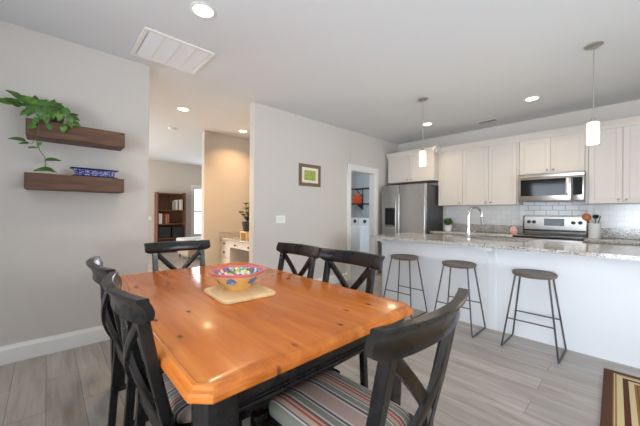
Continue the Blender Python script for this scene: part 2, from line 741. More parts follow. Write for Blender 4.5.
YC = 5.292
UZ0, UZ1 = 1.375, 2.37
upper_cabinet('white two-door cabinet above the stainless refrigerator', -3.46, -2.47, 5.12, 1.835, UZ1, [(-3.44, -2.955), (-2.955, -2.475)], [-3.0, -2.91])
upper_cabinet('narrow single-door white upper cabinet just right of the refrigerator', -2.425, -2.03, YC, UZ0, UZ1, [(-2.42, -2.03)], [-2.075])
upper_cabinet('white two-door upper cabinet above the sink side, left of the microwave', -2.03, -1.225, YC, UZ0, UZ1, [(-2.03, -1.622), (-1.622, -1.228)], [-1.66, -1.582])
upper_cabinet('short white two-door cabinet directly above the microwave', -1.20, -.44, YC, 1.825, UZ1, [(-1.195, -.815), (-.815, -.445)], [-.85, -.78])
upper_cabinet('white upper cabinet right of the microwave, behind the right pendant', -.415, .235, YC, UZ0, UZ1, [(-.41, -.09), (-.09, .232)], [-.125, -.055])
upper_cabinet('white upper cabinet at the far right end of the row', .24, .9, YC, UZ0, UZ1, [(.243, .57), (.57, .897)], [.535, .605])
# filler strips and side panel beside refrigerator
b = MB()
b.box(-1.224, -1.201, YC + .004, YB - .009, UZ0, UZ1)
b.box(-.439, -.416, YC + .004, YB - .009, UZ0, UZ1)
b.box(-2.469, -2.427, YC + .02, YB - .009, UZ0, UZ1)
struct('trim_4', b, M_cab)
# crown moulding
b = MB()


def crown(x0, x1, yf):
    prof = [(yf + .02, UZ1 - .028), (yf - .002, UZ1 - .028), (yf - .004, UZ1), (yf - .02, UZ1 + .02), (yf - .045, UZ1 + .055), (yf - .05, UZ1 + .065), (yf + .02, UZ1 + .065)]
    b.prism(prof, 'x', x0, x1)


crown(-2.47, .95, YC)
crown(-3.47, -2.42, 5.12)
b.prism([(-2.47, UZ1 - .028), (-2.448, UZ1 - .028), (-2.446, UZ1), (-2.43, UZ1 + .02), (-2.405, UZ1 + .055), (-2.40, UZ1 + .065), (-2.47, UZ1 + .065)], 'y', 5.07, YC)
b.box(-3.47, -2.47, 5.12, YB - .001, UZ1 + .0005, UZ1 + .03)
b.box(-2.47, .95, YC, YB - .001, UZ1 + .0005, UZ1 + .03)
struct('trim_5', b, M_cab)

# base cabinets
BYF = 4.995


def base_cabinet(label, x0, x1, doors):
    t = Thing('base_cabinet', label, 'cabinet', (x0, YB, 0), 'white base cabinets on the back wall')
    b = MB()
    b.box(x0 + .001, x1 - .001, BYF + .021, YB - .009, .1, .879)
    b.box(x0 + .001, x1 - .001, BYF + .08, YB - .009, 0, .1)
    t.part('body', b, M_cab)
    n = doors
    w = (x1 - x0) / n
    for i in range(n):
        a0, a1 = x0 + i * w + .003, x0 + (i + 1) * w - .003
        d = t.part('drawer', MB().box(a0, a1, BYF, BYF + .02, .72, .865, .002, 1), M_cab)
        t.part('knob', knob_y((a0 + a1) / 2, BYF, .79), M_knob, d)
        d = t.part('door', shaker(a0, a1, BYF, .115, .71), M_cab)
        t.part('knob', knob_y(a1 - .04 if i % 2 == 0 else a0 + .04, BYF, .66), M_knob, d)


base_cabinet('white base cabinet beside the refrigerator, left under the back counter', -2.45, -1.82, 2)
base_cabinet('white base cabinet left of the range', -1.82, -1.195, 2)
base_cabinet('white base cabinet right of the range, under the utensil crock', -.425, .3, 2)
base_cabinet('white base cabinet at the right end of the back wall', .3, 1.1, 2)


def back_counter(label, x0, x1):
    t = Thing('countertop', label, 'countertop', (x0, YB, .88), 'granite counters on the back wall')
    t.part('slab', MB().box(x0, x1, 4.965, YB - .009, .88, .915, .005), M_granite)
    t.part('backsplash', MB().box(x0, x1, YB - .03, YB - .009, .9155, 1.045, .003, 1), M_granite)


back_counter('speckled granite back counter between refrigerator and range', -2.46, -1.193)
back_counter('speckled granite back counter right of the range', -.427, 1.1)

# ------------------------------------------------------------------ refrigerator
t = Thing('refrigerator', 'stainless steel side-by-side refrigerator with ice dispenser and dark grey sides', 'refrigerator', (-2.96, 5.2, 0))
fx0, fx1, fz = -3.415, -2.505, 1.765
b = MB().box(fx0 + .005, fx1 - .002, 4.955, 5.595, .02, fz - .012, .004, 1)
body = t.part('body', b, M_greybody, label='dark grey cabinet sides and top')
for fx in (fx0 + .08, fx1 - .08):
    for fy in (5.0, 5.55):
        t.part('foot', MB().lathe([(.02, 0), (.02, .03)], 10, fx, fy), M_dark)
for hx in (fx0 + .03, fx1 - .12):
    t.part('hinge_cover', MB().box(hx, hx + .09, 4.9, 5.05, fz - .01, fz + .014, .003, 1), M_dark)
split = -3.035
fd = t.part('freezer_door', MB().box(fx0, split - .003, 4.87, 4.95, .07, fz, .012, 3), M_steel)
rd = t.part('door', MB().box(split + .003, fx1, 4.87, 4.95, .07, fz, .012, 3), M_steel)
for nx, par in ((split - .035, fd), (split + .035, rd)):
    b = MB()
    b.tube([(nx, 4.87, 1.62), (nx, 4.83, 1.60), (nx, 4.822, 1.56), (nx, 4.822, .62), (nx, 4.83, .58), (nx, 4.87, .56)], .011, 10)
    t.part('handle', b, M_steelh, par)
b = MB().box(-3.335, -3.105, 4.862, 4.8702, .97, 1.33, .004, 1)
dp = t.part('dispenser', b, M_dark, fd, label='black ice and water dispenser')
b2 = MB().box(-3.32, -3.12, 4.858, 4.8622, 1.24, 1.315, .001, 1)
t.part('dispenser_panel', b2, M_blackglass, fd)
t.part('dispenser_tray', MB().box(-3.32, -3.12, 4.845, 4.8622, .985, 1.0, .002, 1), M_steelh, fd)

# ------------------------------------------------------------------ microwave
t = Thing('microwave', 'stainless over-the-range microwave with dark glass door under the short cabinet', 'microwave', (-.82, 5.4, 1.42))
mx0, mx1, mz0, mz1, my = -1.192, -.442, 1.42, 1.82, 5.21
t.part('body', MB().box(mx0 + .003, mx1 - .003, my + .03, YB - .012, mz0 + .01, mz1, .002, 1), M_greybody)
dr = t.part('door', MB().box(mx0, -.575, my, my + .032, mz0 + .0, mz1 - .06, .006), M_steelh)
t.part('door_glass', MB().box(mx0 + .035, -.625, my - .002, my + .004, mz0 + .075, mz1 - .085, .001, 1), M_blackglass, dr, label='dark glass door window')
b = MB().bar([(-.615, my - .004, mz1 - .085), (-.615, my - .035, mz1 - .10), (-.615, my - .035, mz0 + .10), (-.615, my - .004, mz0 + .085)], .03, .014)
t.part('handle', b, M_steelh, dr)
pn = t.part('control_panel', MB().box(-.573, mx1, my, my + .032, mz0, mz1 - .06, .006), M_steelh)
t.part('display', MB().box(-.562, mx1 + -.018, my - .002, my + .004, mz0 + .075, mz1 - .085, .001, 1), M_blackglass, pn)
b = MB().box(mx0, mx1, my + .002, my + .032, mz1 - .058, mz1, .004)
gr = t.part('vent_grille', b, M_steelh)

# ------------------------------------------------------------------ range
t = Thing('range', 'stainless electric range with black glass cooktop and knobs on its raised back panel', 'range', (-.81, 5.3, 0))
rx0, rx1 = -1.19, -.43
M_burner = mat('burner_ring_grey', (.25, .25, .25), .4)
t.part('body', MB().box(rx0 + .002, rx1 - .002, 5.0, YB - .012, .02, .905), M_greybody)
b = MB().box(rx0, rx1, 4.925, 5.555, .905, .922, .005)
t.part('cooktop', b, M_blackglass, label='black glass cooktop')
for cx, cy, r in ((-1.0, 5.1, .10), (-.62, 5.1, .085), (-1.0, 5.38, .075), (-.62, 5.38, .10)):
    pts = [(cx + r * math.cos(a), cy + r * math.sin(a), .9228) for a in [2 * PI * i / 32 for i in range(32)]]
    t.part('burner_ring', MB().tube(pts, .0012, 4, closed=True), M_burner)
b = MB().prism([(5.545, .915), (5.53, .985), (5.545, 1.195), (5.605, 1.205), (5.605, .915)], 'x', rx0, rx1)
bgd = t.part('backguard', b, M_steelh)
t.part('black_strip', MB().box(rx0 + .004, rx1 - .004, 5.52, 5.54, .972, 1.0), M_dark, bgd)
for ex in (rx0, rx1 - .014):
    t.part('end_cap', MB().prism([(5.540, .93), (5.524, .985), (5.539, 1.199), (5.606, 1.209), (5.606, .93)], 'x', ex - .001, ex + .015), M_dark, bgd)
b = MB().prism([(5.5335, 1.06), (5.5285, 1.065), (5.5345, 1.165), (5.541, 1.165), (5.5375, 1.06)], 'x', -.925, -.685)
t.part('display', b, M_blackglass, bgd)
for kx in (-1.115, -1.05, -.585, -.51):
    b = MB()
    Mx = Matrix.Translation((kx, 5.5415, 1.11)) @ Matrix.Rotation(rad(86), 4, 'X')
    b.lathe([(0, 0), (.026, 0), (.026, .008), (.02, .012), (.018, .032), (0, .034)], 18, M=Mx)
    b.box(-.004, .004, -.017, .017, .03, .04, .001, 1, M=Mx)
    t.part('knob', b, M_dark, bgd)
od = t.part('oven_door', MB().box(rx0, rx1, 4.935, 5.0, .26, .895, .006), M_steelh)
t.part('oven_window', MB().box(rx0 + .12, rx1 - .12, 4.931, 4.94, .38, .70, .001, 1), M_blackglass, od)
t.part('handle', MB().tube([(rx0 + .05, 4.935, .83), (rx0 + .05, 4.885, .83), (rx1 - .05, 4.885, .83), (rx1 - .05, 4.935, .83)], .011, 10), M_steelh, od)
t.part('storage_drawer', MB().box(rx0, rx1, 4.94, 5.0, .07, .25, .005), M_steelh)

# ------------------------------------------------------------------ island
IY0, IY1, IX0, IX1 = 3.47, 4.26, -2.42, 1.9
t = Thing('kitchen_island', 'long white panelled kitchen island with corbels under its counter', 'island', (-.3, 3.9, 0))
b = MB()
b.box(IX0, IX1, IY0, IY0 + .02, 0, .8795)
b.box(IX0, IX1, IY1 - .02, IY1, 0, .8795)
b.box(IX0, IX0 + .02, IY0, IY1, 0, .8795)
b.box(IX1 - .02, IX1, IY0, IY1, 0, .8795)
b.box(IX0 + .03, IX1 - .03, IY0 + .01, IY1 - .01, .08, .10)
t.part('body', b, M_island)


def corbel(x):
    w = .075
    poly = [(IY0, .8795), (IY0 - .145, .8795), (IY0 - .145, .85)]
    for i in range(9):
        a = PI / 2 * i / 8
        poly.append((IY0 - .135 + .115 * math.sin(a), .85 - .125 * (1 - math.cos(a))))
    poly += [(IY0 - .014, .70), (IY0, .70)]
    return MB().prism(poly, 'x', x - w / 2, x + w / 2)


for cx in (-2.365, -1.02, .35, 1.75):
    t.part('corbel', corbel(cx), M_island)
    b = MB()
    b.box(cx - .055, cx + .055, IY0 - .016, IY0 + .001, .60, .715, .003, 1)
    b.box(cx - .042, cx + .042, IY0 - .009, IY0 + .001, 0, .60, .002, 1)
    t.part('pilaster', b, M_island)
t.part('end_panel', MB().box(IX0 - .008, IX0 + .001, IY0, IY1, 0, .875, .002, 1), M_island)
SX0, SX1, SY0, SY1 = -1.50, -.82, 3.90, 4.22
b = MB()
ox0, ox1, oy0, oy1 = -2.52, 2.0, 3.302, 4.30
b.box(ox0, SX0, oy0, oy1, .88, .915)
b.box(SX1, ox1, oy0, oy1, .88, .915)
b.box(SX0, SX1, oy0, SY0, .88, .915)
b.box(SX0, SX1, SY1, oy1, .88, .915)
bmesh.ops.remove_doubles(b.bm, verts=b.bm.verts, dist=1e-4)
dl = [f for f in b.bm.faces if abs(f.normal.x) > .9 and (abs(f.calc_center_median().x - SX0) < 1e-3 or abs(f.calc_center_median().x - SX1) < 1e-3) and f.calc_area() > .035]
bmesh.ops.delete(b.bm, geom=dl, context='FACES')
single('island_countertop', b, M_granite, 'long speckled granite countertop on the white island', 'countertop', (-.3, 3.9, .88), smooth=False)
t = Thing('sink', 'stainless undermount sink set in the island counter', 'sink', ((SX0 + SX1) / 2, 4.06, .68))
b = MB()
g = .003
zb, zt, w = .68, .9, .012
x0, x1, y0, y1 = SX0 + g, SX1 - g, SY0 + g, SY1 - g
b.box(x0, x1, y0, y1, zb, zb + .01)
b.box(x0, x0 + w, y0, y1, zb, zt); b.box(x1 - w, x1, y0, y1, zb, zt)
b.box(x0, x1, y0, y0 + w, zb, zt); b.box(x0, x1, y1 - w, y1, zb, zt)
t.part('basin', b, M_steelh)
t.part('drain', MB().lathe([(0, .691), (.04, .691), (.045, .694), (.03, .696), (0, .693)], 20, (SX0 + SX1) / 2, 4.06), M_chrome)
t = Thing('faucet', 'tall chrome gooseneck faucet on the island counter', 'faucet', (-1.40, 3.845, .915))
fx, fy = -1.40, 3.845
t.part('base', MB().lathe([(.03, .915), (.03, .925), (.024, .935), (.022, 1.0), (.017, 1.03), (.015, 1.06)], 20, fx, fy), M_chrome)
fdx, fdy = .42, .907           # direction the spout points
FR = .105
pts = [(fx, fy, 1.04), (fx, fy, 1.19)]
for i in range(15):
    a = PI * 1.04 * i / 14
    q = FR - FR * math.cos(a)
    pts.append((fx + fdx * q, fy + fdy * q, 1.205 + FR * math.sin(a)))
t.part('spout', MB().tube(pts, .0135, 12), M_chrome)
e = Vector(pts[-1])
t.part('spray_head', MB().tube([e + Vector((0, 0, .006)), e + Vector((.004, .006, -.04)), e + Vector((.008, .014, -.10))], .018, 12, taper=[.8, 1, 1.1]), mat('dark_grey_sprayer', (.2, .2, .2), .3, metal=.8))
t.part('lever', MB().tube([(fx + .02, fy, .985), (fx + .05, fy, .995), (fx + .085, fy, 1.03)], .007, 8), M_chrome)

# ------------------------------------------------------------------ bar stools
def make_stool(label):
    t = Thing('bar_stool', label, 'bar stool', (0, 0, 0), 'wire-legged bar stools at the island')
    n = 40
    prof = [(0, .662), (.153, .662), (.166, .668), (.171, .68), (.169, .694), (.160, .700), (.11, .697), (0, .693)]
    t.part('seat', MB().lathe(prof, n), M_seatwood)
    r = .0075
    for sx in (-1, 1):
        P = [(sx * .125, -.095, .663), (sx * .205, -.185, .025), (sx * .208, -.183, .0105), (sx * .209, -.17, .0078),
             (sx * .209, .17, .0078), (sx * .208, .183, .0105), (sx * .205, .185, .025), (sx * .125, .095, .663)]
        t.part('leg_frame', MB().tube(P, r, 8), M_blackmetal)
    for sy in (-1, 1):
        z = .27
        k = (.663 - z) / .638
        x, y = .125 + .08 * k, sy * (.095 + .09 * k)
        t.part('footrest_bar', MB().tube([(-x, y, z), (x, y, z)], .006, 8), M_blackmetal)
    return t.o


st = make_stool('black wire bar stool at the refrigerator end of the island')
st.location = (-1.945, 3.265, 0)
dup(st, (-1.285, 3.265, 0), 0, 'middle black wire bar stool along the island front')
dup(st, (-.617, 3.27, 0), 0, 'black wire bar stool nearest the striped rug, foremost of the three')

# ------------------------------------------------------------------ pendants, recessed lights, vents
M_shade = mat('glowing_frosted_glass', srgb(240, 228, 206), .4, emit=(1, .84, .62, 1), estr=.75)


M_nickel = mat('satin_nickel', (.52, .50, .47), .35, metal=.9)


def pendant(x, y, label):
    t = Thing('pendant_light', label, 'pendant lamp', (x, y, C), 'glass pendants over the island')
    t.part('canopy', MB().lathe([(0, C - .022), (.03, C - .022), (.055, C - .018), (.065, C - .008), (.065, C - .0005), (0, C - .0005)], 28, x, y), M_nickel)
    t.part('rod', MB().tube([(x, y, C - .02), (x, y, 2.085)], .0045, 8), M_nickel)
    t.part('socket_cap', MB().lathe([(0, 2.09), (.012, 2.09), (.02, 2.075), (.024, 2.045), (0, 2.045)], 20, x, y), M_nickel)
    t.part('shade', MB().lathe([(0, 2.05), (.032, 2.05), (.042, 2.044), (.0445, 2.03), (.0455, 1.862), (.041, 1.855), (.038, 1.859), (.038, 2.02), (0, 2.03)], 28, x, y), M_shade)
    d = bpy.data.lights.new('pendant_bulb', 'POINT')
    d.energy, d.color, d.shadow_soft_size = 5, (1, .8, .56), .06
    o = bpy.data.objects.new('pendant_bulb', d)
    COL.objects.link(o)
    o.location = (x, y, 1.76)


pendant(-1.89, 3.60, 'left frosted glass pendant, in front of the refrigerator cabinet')
pendant(-.247, 3.53, 'right frosted glass pendant, hanging close to the microwave')

M_lens = mat('glowing_downlight_lens', (1, 1, 1), .5, emit=(1, .86, .66, 1), estr=9)


def downlight(x, y, label, power, color=(1, .82, .58)):
    t = Thing('recessed_light', label, 'ceiling light', (x, y, C), 'round recessed ceiling lights')
    t.part('trim_ring', MB().lathe([(.068, C - .0005), (.092, C - .0005), (.094, C - .005), (.086, C - .009), (.070, C - .007), (.068, C - .003)], 32, x, y, closed=True), M_trim)
    t.part('lens', MB().lathe([(0, C - .001), (.068, C - .001), (.067, C - .005), (0, C - .006)], 32, x, y), M_lens)
    d = bpy.data.lights.new('downlight_beam', 'AREA')
    d.shape, d.size, d.energy, d.color = 'DISK', .12, power, color
    d.spread = rad(125)
    o = bpy.data.objects.new('downlight_beam', d)
    COL.objects.link(o)
    o.location = (x, y, C - .012)


downlight(-2.20, .845, 'round recessed light in the ceiling beside the large return vent', 6)
downlight(-4.51, 1.45, 'round recessed light in the hallway ceiling nearest the opening', 28, (1, .68, .36))
downlight(-4.95, 2.65, 'round recessed light above the desk nook', 10, (1, .62, .28))
downlight(-2.373, 4.66, 'round recessed kitchen light behind the left pendant', 5)
downlight(-.905, 4.595, 'round recessed kitchen light in front of the microwave', 5)

t = Thing('return_air_vent', 'large white rectangular return air vent in the ceiling', 'vent', (-2.98, .87, C))
vx0, vx1, vy0, vy1 = -3.275, -2.715, .572, 1.165
b = MB()
fr = .035
zt, zb = C - .0005, C - .012
b.box(vx0, vx0 + fr, vy0, vy1, zb, zt, .003, 1); b.box(vx1 - fr, vx1, vy0, vy1, zb, zt, .003, 1)
b.box(vx0 + fr, vx1 - fr, vy0, vy0 + fr, zb, zt, .003, 1); b.box(vx0 + fr, vx1 - fr, vy1 - fr, vy1, zb, zt, .003, 1)
iw = (vy1 - vy0 - 2 * fr) / 4
for i in range(1, 4):
    yy = vy0 + fr + iw * i
    b.box(vx0 + fr, vx1 - fr, yy - .007, yy + .007, zb + .002, zt)
t.part('frame', b, M_whiteplastic)
M_vent = mat('vent_louvre_white', srgb(238, 239, 241), .5)
for i in range(4):
    b = MB()
    y0 = vy0 + fr + iw * i + .007
    y1 = y0 + iw - .014
    n = 22
    for k in range(n):
        xc = vx0 + fr + (k + .5) * (vx1 - vx0 - 2 * fr) / n
        b.quad([(xc - .011, y0, C - .0095), (xc - .011, y1, C - .0095), (xc + .0095, y1, C - .005), (xc + .0095, y0, C - .005)])
    t.part('louvre_panel', b, M_vent, smooth=False)
t = Thing('supply_vent', 'small slotted ceiling vent near the kitchen cabinets', 'vent', (-1.62, 5.19, C))
b = MB()
b.box(-1.76, -1.48, 5.14, 5.25, C - .008, C - .0005, .003, 1)
fv = t.part('frame', b, M_whiteplastic)
b = MB()
for k in range(4):
    b.box(-1.745, -1.495, 5.157 + k * .02, 5.168 + k * .02, C - .0095, C - .0078)
t.part('slots', b, mat('slot_shadow_grey', (.12, .12, .12), .8), fv)
t = Thing('smoke_detector', 'small round smoke detector on the hallway ceiling', 'smoke detector', (-5.68, 1.64, C))
t.part('housing', MB().lathe([(0, C - .035), (.04, C - .034), (.055, C - .025), (.065, C - .006), (.065, C - .0005), (0, C - .0005)], 24, -5.68, 1.64), M_whiteplastic)
t.part('test_button', MB().lathe([(0, C - .038), (.01, C - .037), (.01, C - .034)], 12, -5.68, 1.64), M_trim)

# ------------------------------------------------------------------ dining table
TX0, TX1, TY0, TY1 = -2.565, -.752, .272, 1.40


def octo(ins, z, ch=.050):
    x0, x1, y0, y1 = TX0 + ins, TX1 - ins, TY0 + ins, TY1 - ins
    c = ch - ins * .586
    return [Vector(p) for p in ((x0 + c, y0, z), (x1 - c, y0, z), (x1, y0 + c, z), (x1, y1 - c, z), (x1 - c, y1, z), (x0 + c, y1, z), (x0, y1 - c, z), (x0, y0 + c, z))]


t = Thing('dining_table', 'large rectangular dining table with honey wood top and black base', 'dining table', ((TX0 + TX1) / 2, (TY0 + TY1) / 2, 0))
prof = [(.02, .716), (.004, .718), (0, .724), (0, .738), (.004, .745), (.012, .748), (.016, .752), (.020, .7575), (.028, .760), (.034, .7575), (.040, .760)]
b = MB().loops([octo(i, z) for i, z in prof])
t.part('tabletop', b, M_table, ang=25)
a0, a1, c0, c1 = TX0 + .09, TX1 - .09, TY0 + .09, TY1 - .09
b = MB()
th = .022
for q in ((a0, a1, c0, c0 + th), (a0, a1, c1 - th, c1), (a0, a0 + th, c0, c1), (a1 - th, a1, c0, c1)):
    b.box(*q, .60, .716)
for q in ((a0, a1, c0 - .010, c0 + .002), (a0, a1, c1 - .002, c1 + .010), (a0 - .010, a0 + .002, c0, c1), (a1 - .002, a1 + .010, c0, c1)):
    b.box(*q, .602, .614, .003, 1)
    b.box(q[0] + (.005 if q[1] - q[0] < .1 else 0), q[1] - (.005 if q[1] - q[0] < .1 else 0), q[2] + (.005 if q[3] - q[2] < .1 else 0), q[3] - (.005 if q[3] - q[2] < .1 else 0), .618, .626, .002, 1)
t.part('apron', b, M_black)
lw = .11
for sx, sy, lx, ly in ((1, 1, TX0 + .045, TY0 + .045), (-1, 1, TX1 - .045, TY0 + .045), (1, -1, TX0 + .045, TY1 - .045), (-1, -1, TX1 - .045, TY1 - .045)):
    x0, x1 = sorted((lx, lx + sx * lw))
    y0, y1 = sorted((ly, ly + sy * lw))
    cx, cy = (x0 + x1) / 2, (y0 + y1) / 2

    def ring(h, z, c=.012):
        return [Vector((cx + u, cy + v, z)) for u, v in ((h - c, h), (-h + c, h), (-h, h - c), (-h, -h + c), (-h + c, -h), (h - c, -h), (h, -h + c), (h, h - c))]
    b = MB().loops([ring(.036, 0), ring(.038, .03), ring(.050, .50), ring(.046, .51), ring(.055, .525), ring(.055, .7165)])
    t.part('leg', b, M_black)

# ------------------------------------------------------------------ dining chairs (sitter faces +y)
def make_chair(label):
    t = Thing('dining_chair', label, 'chair', (0, 0, 0), 'black cross-back chairs around the table')
    # top rail: curved, with a scrolled section and bracket-cut lower ends
    rings = []
    N = 28
    for i in range(N + 1):
        s = -1 + 2 * i / N
        x = .262 * s
        yc = -.262 - .047 * (1 - s * s)
        e = max(0, (abs(s) - .86) / .14)
        up = .020 * e ** 1.3
        hz = lambda z: z + up * max(0, (.955 - z) / .085)
        sec = [(-.030, .966), (-.027, .956), (-.016, .942), (-.010, .925), (-.008, .908), (-.010, .892), (-.012, .884), (.006, .884),
               (.010, .890), (.014, .904), (.015, .920), (.011, .942), (.006, .956), (.006, .966), (.003, .970), (-.024, .970)]
        rings.append([Vector((x, yc + dy - (z - .92) * .12, hz(z))) for dy, z in sec])
    t.part('top_rail', MB().loops(rings), M_black, ang=32)
    for sx in (-1, 1):
        P = [(sx * .190, -.212, 0), (sx * .190, -.203, .14), (sx * .190, -.193, .28), (sx * .190, -.184, .42), (sx * .190, -.185, .50),
             (sx * .190, -.202, .58), (sx * .190, -.225, .68), (sx * .190, -.245, .78), (sx * .190, -.260, .86), (sx * .190, -.264, .885)]
        t.part('rear_leg', MB().bar(P, .036, .036, (1, 0, 0)), M_black)
        b = MB().bar([(sx * .202, .272, 0), (sx * .202, .272, .38)], .036, .036, (1, 0, 0), widths=[.75, 1.1])
        b.box(sx * .202 - .024, sx * .202 + .024, .248, .300, .38, .492, .008)
        t.part('front_leg', b, M_black)
    for sx in (-1, 1):
        def fn(u):
            z = .880 - .385 * u
            x = sx * (-.176 + .36 * u)
            y = -.262 + .072 * u - .042 * math.sin(PI * u) * 1.0 + (.006 * sx)
            return (x, y, z)
        P = arc(fn, 16)
        b = MB()
        # width lies in the plane of the back
        b.bar(P, .038, .017, (.72 * sx, 0, .69))
        t.part('cross_brace', b, M_black)
    b = MB()
    for z in (.455, ):
        b.box(-.20, .20, -.20, -.165, .46, .51, .004, 1)
    t.part('back_crossbar', b, M_black)
    poly = [(-.226, .296), (.226, .296), (.226, .24), (.216, -.195), (-.216, -.195), (-.226, .24)]
    t.part('seat_frame', MB().prism(poly, 'z', .425, .470), M_black)
    # cushion: rounded pad with T-shaped front between the front leg tops
    rings = []
    base = [(x, y) for x, y in rrect(-.176, .176, -.155, .290, .055, 6)]
    for ins, z in ((.012, .471), (.002, .478), (0, .494), (.004, .510), (.018, .523), (.05, .532), (.09, .537)):
        rings.append([Vector((x * (1 - ins / .19), .065 + (y - .065) * (1 - ins / .22), z)) for x, y in base])
    t.part('seat_cushion', MB().loops(rings), M_cushion, ang=60, label='striped fabric seat cushion')
    for sx in (-1, 1):
        t.part('side_stretcher', MB().bar([(sx * .196, .245, .20), (sx * .190, -.20, .20)], .018, .026, (1, 0, 0)), M_black)
    t.part('cross_stretcher', MB().bar([(-.19, .02, .20), (.19, .02, .20)], .026, .018, (0, 0, 1)), M_black)
    return t.o


ch = make_chair('black cross-back chair at the right end of the table, nearest the camera, striped cushion showing')
ch.location = (-.672, .788, 0)
ch.rotation_euler = (0, 0, PI / 2 + .03)
dup(ch, (-1.245, .486, 0), 0, 'black cross-back chair on the left side of the table, the nearer of that pair')
dup(ch, (-1.835, .486, 0), 0, 'black cross-back chair on the left side of the table, the one nearer the wall shelves')
dup(ch, (-2.40, .835, 0), -PI / 2, 'black cross-back chair at the far table end, before the hallway opening')
dup(ch, (-1.825, 1.192, 0), PI, 'black cross-back chair on the far long side, directly behind the painted bowl')
dup(ch, (-1.28, 1.192, 0), PI, 'black cross-back chair on the far long side, nearer the bar stools')

# ------------------------------------------------------------------ bowl and board
t0 = .7605
poly = rrect(-.165, .165, -.155, .155, .03, 5)
rings = []
for ins, z in ((.003, 0), (0, .003), (0, .015), (.004, .019)):
    rings.append([Vector((x * (1 - ins / .17), y * (1 - ins / .16), z)) for x, y in poly])
b = MB().loops(rings)
cb = single('cutting_board', b, M_board, 'pale wood cutting board under the painted bowl', 'cutting board', (0, 0, 0))
cb.location = (-1.545, .812, t0)
cb.rotation_euler = (0, 0, rad(-3))


def bowl_mat(name, basec, cols, scale):
    m = mat(name, basec, .3)
    t = NT(m)
    v = t.coord()
    vo = t.n('ShaderNodeTexVoronoi')
    vo.inputs['Scale'].default_value = scale
    t.l(v, vo.inputs['Vector'])
    sep = t.n('ShaderNodeSeparateColor')
    t.l(vo.outputs['Color'], sep.inputs[0])
    n = len(cols)
    c = t.ramp(sep.outputs[0], [(i / n, cc) for i, cc in enumerate(cols)], 'CONSTANT')
    t.base(c)
    return m


M_bin = bowl_mat('painted_bowl_inside', srgb(240, 240, 230), [srgb(60, 160, 90), srgb(236, 236, 226), srgb(70, 130, 200), srgb(220, 60, 70), srgb(130, 70, 150), srgb(240, 200, 80), srgb(120, 190, 150), srgb(238, 232, 220)], 58)
M_bout = mat('painted_bowl_ochre', srgb(238, 186, 108), .3)
M_bpink = mat('painted_bowl_pink', srgb(216, 110, 130), .3)
M_bflower = bowl_mat('painted_bowl_flower', srgb(90, 120, 190), [srgb(90, 120, 190), srgb(70, 160, 110), srgb(120, 90, 170), srgb(150, 180, 210)], 60)
BX, BY, BZ = -1.60, .830, t0 + .0195
t = Thing('bowl', 'hand-painted ochre and pink ceramic bowl on the cutting board', 'bowl', (BX, BY, BZ))
wob = lambda a, z: .03 * math.cos(4 * a + .6) * max(0, (z - BZ) / .09) ** 2
t.part('outside', MB().lathe([(0, BZ), (.078, BZ), (.082, BZ + .006), (.088, BZ + .014), (.118, BZ + .038), (.146, BZ + .062), (.166, BZ + .084), (.163, BZ + .085), (.14, BZ + .063), (.11, BZ + .038), (.08, BZ + .018), (0, BZ + .014)], 64, BX, BY, wob=wob), M_bout)
t.part('inside', MB().lathe([(.152, BZ + .0795), (.137, BZ + .0655), (.106, BZ + .0395), (.078, BZ + .021), (.002, BZ + .016), (.002, BZ + .0155), (.079, BZ + .019), (.1085, BZ + .0385), (.139, BZ + .0635), (.154, BZ + .078)], 64, BX, BY, wob=wob, closed=True), M_bin, label='inside painted with multicoloured shapes')
t.part('rim', MB().lathe([(.151, BZ + .077), (.164, BZ + .088), (.170, BZ + .088), (.171, BZ + .084), (.161, BZ + .073), (.158, BZ + .0745), (.164, BZ + .083)], 64, BX, BY, wob=wob, closed=True), M_bpink, label='pink rim')
for k in range(6):
    a = rad(-105 + k * 60)
    b = MB()
    zc, rc = BZ + .050, .1335
    n = 14
    sl = math.atan2(.028, .024)
    pts, pts2 = [], []
    for j in range(n):
        q = 2 * PI * j / n
        rr = .024 * (1 + .22 * math.cos(5 * q))
        du, dv = rr * 1.35 * math.cos(q), rr * math.sin(q)
        r_ = rc + dv * math.cos(sl) + .0012
        aa = a + du / rc
        zz = zc + dv * math.sin(sl)
        pts.append(Vector((BX + (r_ + .002) * math.cos(aa), BY + (r_ + .002) * math.sin(aa), zz)))
        pts2.append(Vector((BX + (r_ - .006) * math.cos(aa), BY + (r_ - .006) * math.sin(aa), zz)))
    b.loops([pts2, pts])
    t.part('painted_flower', b, M_bflower)

t.o.scale = (.91, .91, 1.2)

# ------------------------------------------------------------------ floating shelves with plant and dish
def fshelf(label, y0, y1, z0, z1):
    b = MB().box(XA, -3.20, y0, y1, z0, z1, .004, 1)
    return single('floating_shelf', b, M_shelfwood, label, 'shelf', (XA, (y0 + y1) / 2, z0), 'floating wood shelves', smooth=True)


fshelf('upper dark wood floating shelf holding the trailing plant', -.125, .522, 1.812, 1.945)
fshelf('lower dark wood floating shelf holding the blue dish', -.132, .518, 1.398, 1.524)


def leaf(b, base, tip, normal, width, fold=.18, droop=.12):
    base, tip = Vector(base), Vector(tip)
    d = tip - base
    L = d.length
    d.normalize()
    nrm = Vector(normal)
    nrm = (nrm - d * nrm.dot(d)).normalized()
    s = d.cross(nrm)
    n = 7
    prof = [0.10, .78, 1.0, .92, .68, .36, .02]
    rows = []
    for i in range(n):
        u = i / (n - 1)
        w = width / 2 * prof[i]
        c = base + d * (L * u) - nrm * (droop * L * (u - .3) ** 2 * 2)
        back = -.10 * L if i == 1 else 0
        rows.append([b.bm.verts.new(c - s * w + nrm * fold * w + d * back), b.bm.verts.new(c), b.bm.verts.new(c + s * w + nrm * fold * w + d * back)])
    for i in range(n - 1):
        for j in range(2):
            b.bm.faces.new((rows[i][j], rows[i][j + 1], rows[i + 1][j + 1], rows[i + 1][j]))


